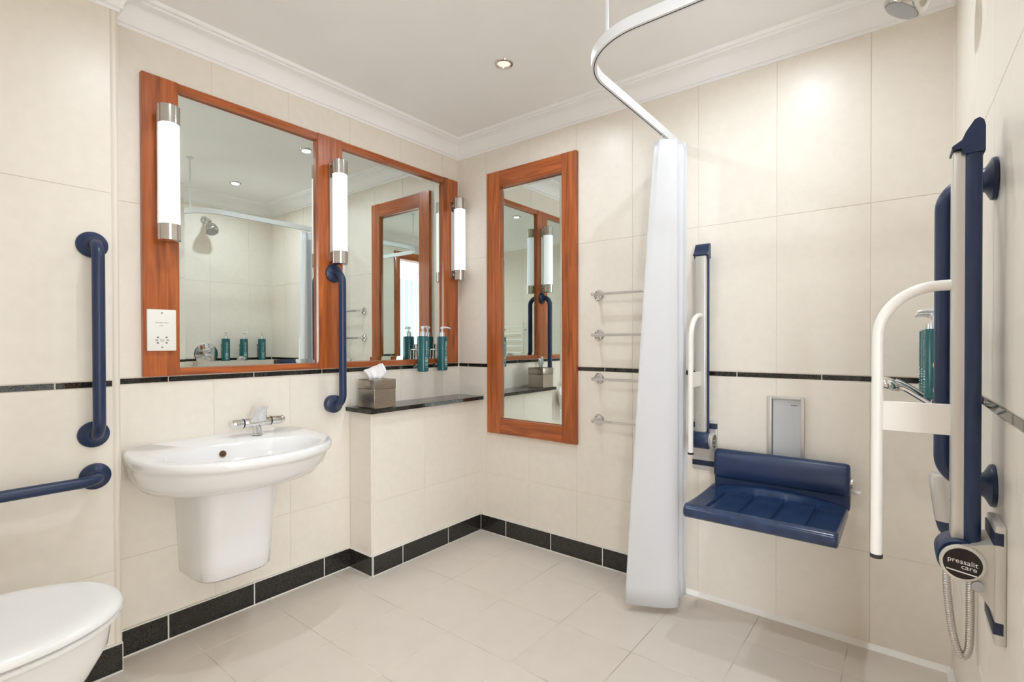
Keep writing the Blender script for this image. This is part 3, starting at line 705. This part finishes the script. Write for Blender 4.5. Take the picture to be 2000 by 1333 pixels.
bp = [(0.055, 0.500), (0.055, 0.640)] + [(0.083 - 0.028*math.cos(a), 0.640 + 0.028*math.sin(a)) for a in [PI*k/10*0.62 for k in range(1, 11)]] + [(0.108, 0.655), (0.117, 0.600), (0.118, 0.570), (0.112, 0.562), (0.100, 0.555), (0.098, 0.500)]
cb = (0.085, 0.60)
rings = []
for x, k in ((-HX+0.012, 0.55), (-HX+0.013, 0.20), (-HX+0.017, 0.06), (-HX+0.026, 0.0), (HX-0.006, 0.0), (HX+0.004, 0.06), (HX+0.008, 0.20), (HX+0.009, 0.55)):
    rings.append([(x, -(cb[0]+(n-cb[0])*(1-k)), cb[1]+(z-cb[1])*(1-k*0.5)) for n, z in bp])
part('backrest', MB().loft(rings), 'navy', t, sharp=50)
part('wall_mount', MB().box(-0.10, 0.12, -0.060, 0, 0.485, 0.60, 0.004), 'silver_paint', t)
part('hinge', MB().cyl((HX+0.005, -0.075, 0.60), (HX+0.016, -0.075, 0.60), 0.020, seg=24), 'chrome_soft', t)
part('stop_bar', MB().cyl((HX-0.03, -0.045, 0.560), (HX+0.036, -0.045, 0.560), 0.008, seg=16), 'plastic_white', t)

# ================================================================== SHOWER FITTINGS
def CU(y): return (YB - y)*_n                    # distance along the shower wall for a world y
t = on_wall('C', CU(1.685), 'overhead_shower', 'round chrome shower head on a short arm high on the shower wall', 'shower head')
part('wall_flange', MB().lathe([(0.030, 0), (0.030, 0.005), (0.02, 0.012), (0.013, 0.016)], (0, 0, 2.085), (0, -1, 0), 28), 'chrome', t)
part('arm', MB().tube(fillet([(0, -0.008, 2.085), (0, -0.062, 2.085), (0, -0.090, 2.060)], 0.02, 6), 0.0105, 16), 'chrome', t)
part('ball_joint', MB().sphere((0, -0.092, 2.058), 0.019), 'chrome', t)
ax = Vector((0, -0.52, -0.85)).normalized(); o_ = Vector((0, -0.095, 2.055))
hd = part('head', MB().lathe([(0.014, 0.0), (0.017, 0.012), (0.030, 0.028), (0.043, 0.048), (0.050, 0.072), (0.051, 0.084), (0.047, 0.096), (0.041, 0.101), (0.039, 0.099), (0.0001, 0.099)], o_, ax, 36), 'chrome_soft', t)
part('spray_face', MB().lathe([(0.0385, 0.0985), (0.0385, 0.1015), (0.030, 0.1030), (0.0001, 0.1030)], o_, ax, 32), 'rubber_grey', hd)

t = on_wall('C', CU(1.690), 'shower_valve', 'chrome shower valve on a round wall plate', 'shower valve')
part('wall_plate', MB().lathe([(0.088, 0), (0.088, 0.004), (0.083, 0.010), (0.040, 0.015)], (0, 0, 1.012), (0, -1, 0), 44), 'chrome', t)
for z, r in ((1.040, 0.024), (0.976, 0.021)):
    part('knob', MB().lathe([(r*0.9, 0.010), (r, 0.016), (r, 0.045), (r*0.9, 0.060), (r*0.5, 0.078), (0.0001, 0.081)], (0, 0, z), (0, -1, 0), 28), 'chrome', t)
    part('lever', MB().tube([(0, -0.055, z), (0.03, -0.066, z+0.004), (0.048, -0.070, z+0.006)], [0.008, 0.007, 0.005], 12), 'chrome', t)

t = on_wall('C', CU(1.885), 'hand_shower', 'chrome hand shower in its wall holder with a ribbed metal hose', 'hand shower')
part('holder', MB().lathe([(0.024, 0), (0.024, 0.004), (0.014, 0.010), (0.012, 0.050)], (0, 0, 0.918), (0, -1, 0), 24).lathe([(0.016, -0.018), (0.018, -0.014), (0.018, 0.014), (0.016, 0.018)], (0, -0.062, 0.918), (0, -0.75, 0.5), 20), 'chrome', t)
hs = part('handle', MB().tube([(0, -0.040, 0.897), (0, -0.062, 0.916), (0, -0.100, 0.944), (0, -0.128, 0.964), (0, -0.146, 0.972), (0, -0.158, 0.974)], [0.0095, 0.0115, 0.0125, 0.013, 0.0155, 0.018], 18), 'chrome', t, sharp=60)
ax = Vector((0, -0.36, -0.93)).normalized()
part('spray_head', MB().lathe([(0.0001, -0.018), (0.014, -0.016), (0.027, -0.008), (0.0325, 0.004), (0.0325, 0.010), (0.029, 0.014), (0.0001, 0.015)], (0, -0.172, 0.975), ax, 32), 'chrome', t)
yh = 0.262                                        # hose hangs nearer the door
hp = [(0, -0.040, 0.897), (0.02, -0.035, 0.86), (0.13, -0.045, 0.75), (0.235, -0.052, 0.62), (yh, -0.056, 0.52), (yh, -0.048, 0.42), (yh, -0.037, 0.36), (yh, -0.026, 0.342), (yh, -0.016, 0.362), (yh, -0.0135, 0.42), (yh, -0.0135, 0.50), (yh, -0.0135, 0.56)]
P = []
for i in range(len(hp)-1):                        # smooth curve through the points
    p0, p1, p2, p3 = (Vector(hp[max(0, min(len(hp)-1, i+k))]) for k in (-1, 0, 1, 2))
    for k in range(40):
        u = k/40; P.append(0.5*((2*p1) + (p2-p0)*u + (2*p0-5*p1+4*p2-p3)*u*u + (3*p1-p0-3*p2+p3)*u**3))
P.append(Vector(hp[-1]))
D = [0.0]
for a, b in zip(P, P[1:]): D.append(D[-1]+(b-a).length)
Q = []; RR = []; n = int(D[-1]/0.0011); j = 0
for i in range(n+1):
    d = D[-1]*i/n
    while j < len(D)-2 and D[j+1] < d: j += 1
    Q.append(P[j].lerp(P[j+1], (d-D[j])/max(1e-9, D[j+1]-D[j]))); RR.append((0.0078, 0.0088, 0.0088, 0.0078, 0.0068)[i % 5])
part('hose', MB().tube(Q, RR, 10), 'chrome_soft', t, sharp=180)
part('hose_outlet', MB().lathe([(0.022, 0), (0.022, 0.004), (0.012, 0.008), (0.012, 0.02)], (yh, 0, 0.565), (0, -1, 0), 24), 'chrome', t)

t = on_wall('C', CU(1.62), 'wall_bracket', 'silver tapering wall bracket with blue lower end below the grab rail', 'bracket')
sec = lambda z, n0, n1, hw: [(hw*math.copysign(abs(math.cos(a))**0.6, math.cos(a)), -(n0+n1)/2 + (n1-n0)/2*math.sin(a), z) for a in [2*PI*k/24 for k in range(24)]]
part('shell', MB().loft([sec(0.665, 0.035, 0.080, 0.024), sec(0.72, 0.040, 0.087, 0.025), sec(0.768, 0.045, 0.092, 0.025), sec(0.778, 0.052, 0.086, 0.02)]), 'silver_paint', t)
part('blue_end', MB().loft([sec(0.632, 0.045, 0.066, 0.016), sec(0.64, 0.038, 0.073, 0.021), sec(0.6648, 0.035, 0.0795, 0.0235)]), 'navy', t)
part('wall_plate', MB().box(-0.022, 0.022, -0.006, 0, 0.66, 0.775, 0.002).box(-0.010, 0.010, -0.062, -0.003, 0.695, 0.745), 'silver_paint', t)

# ================================================================== DOWNLIGHTS
def downlight(x, y, label):
    t = thing('downlight', label, 'ceiling light', (x, y, ZT), 0, 'recessed ceiling downlights')
    part('bezel', MB().lathe([(0.027, -0.0005), (0.030, -0.006), (0.038, -0.005), (0.0405, 0.0)], (0, 0, 0), (0, 0, 1), 32), 'chrome_soft', t)
    part('lens', MB().lathe([(0.0001, -0.002), (0.024, -0.002), (0.0275, -0.0006)], (0, 0, 0), (0, 0, 1), 24), 'downlight_lens', t)
    l = area_light('downlight_lamp', (x, y, ZT-0.008), (0, 0, 0), 0.05, 0.05, DOWNLIGHT_W, (0.845, 0.925, 1.0), 'DISK', DOWN_SPREAD)
downlight(-1.372, 1.688, 'small round downlight in the ceiling in front of the tall mirror')
downlight(-0.36, 1.71, 'small round downlight in the ceiling over the shower seat')
downlight(-1.372, 0.62, 'small round downlight added to the ceiling in front of the washbasin for light')  # unseen downlight, added for its light
downlight(-0.36, 0.62, 'small round downlight added to the ceiling in front of the doorway for light')  # also unseen, added to light the doorway end

# ================================================================== THINGS SEEN ONLY IN THE MIRRORS
t = on_wall('R', 0.555, 'towel_radiator', 'white ladder towel radiator on the rear wall, reflected in the tall mirror', 'radiator')
for x in (-0.21, 0.21):
    part('post', MB().cyl((x, -0.07, 0.62), (x, -0.07, 1.33), 0.013, seg=18), 'plastic_white', t)
    for z in (0.70, 1.25): part('wall_stay', MB().cyl((x, 0, z), (x, -0.07, z), 0.009, seg=14), 'chrome', t)
for k in range(9):
    z = 0.68 + k*0.075
    part('rung', MB().tube([(-0.21, -0.07, z), (-0.1, -0.088, z), (0, -0.092, z), (0.1, -0.088, z), (0.21, -0.07, z)], 0.009, 12), 'plastic_white', t)

cw = thing('window_curtain', 'pale sheer curtain over the window of the next room, seen in the mirrors', 'curtain', (3.30, -2.45, 0.05), 0)
NS = 160
vs = []
for z in (0.0, 2.25):
    for i in range(NS+1):
        s = i/NS; vs.append((0.03*math.sin(2*PI*12*s) + 0.01*math.sin(2*PI*7*s), -0.72 + 1.44*s, z))
part('cloth', MB().add(vs, [(i, i+1, NS+2+i, NS+1+i) for i in range(NS)]), 'sheer', cw, sharp=120)
part('rod', MB().cyl((0, -0.74, 2.28), (0, 0.74, 2.28), 0.014, seg=14), 'track_white', cw)
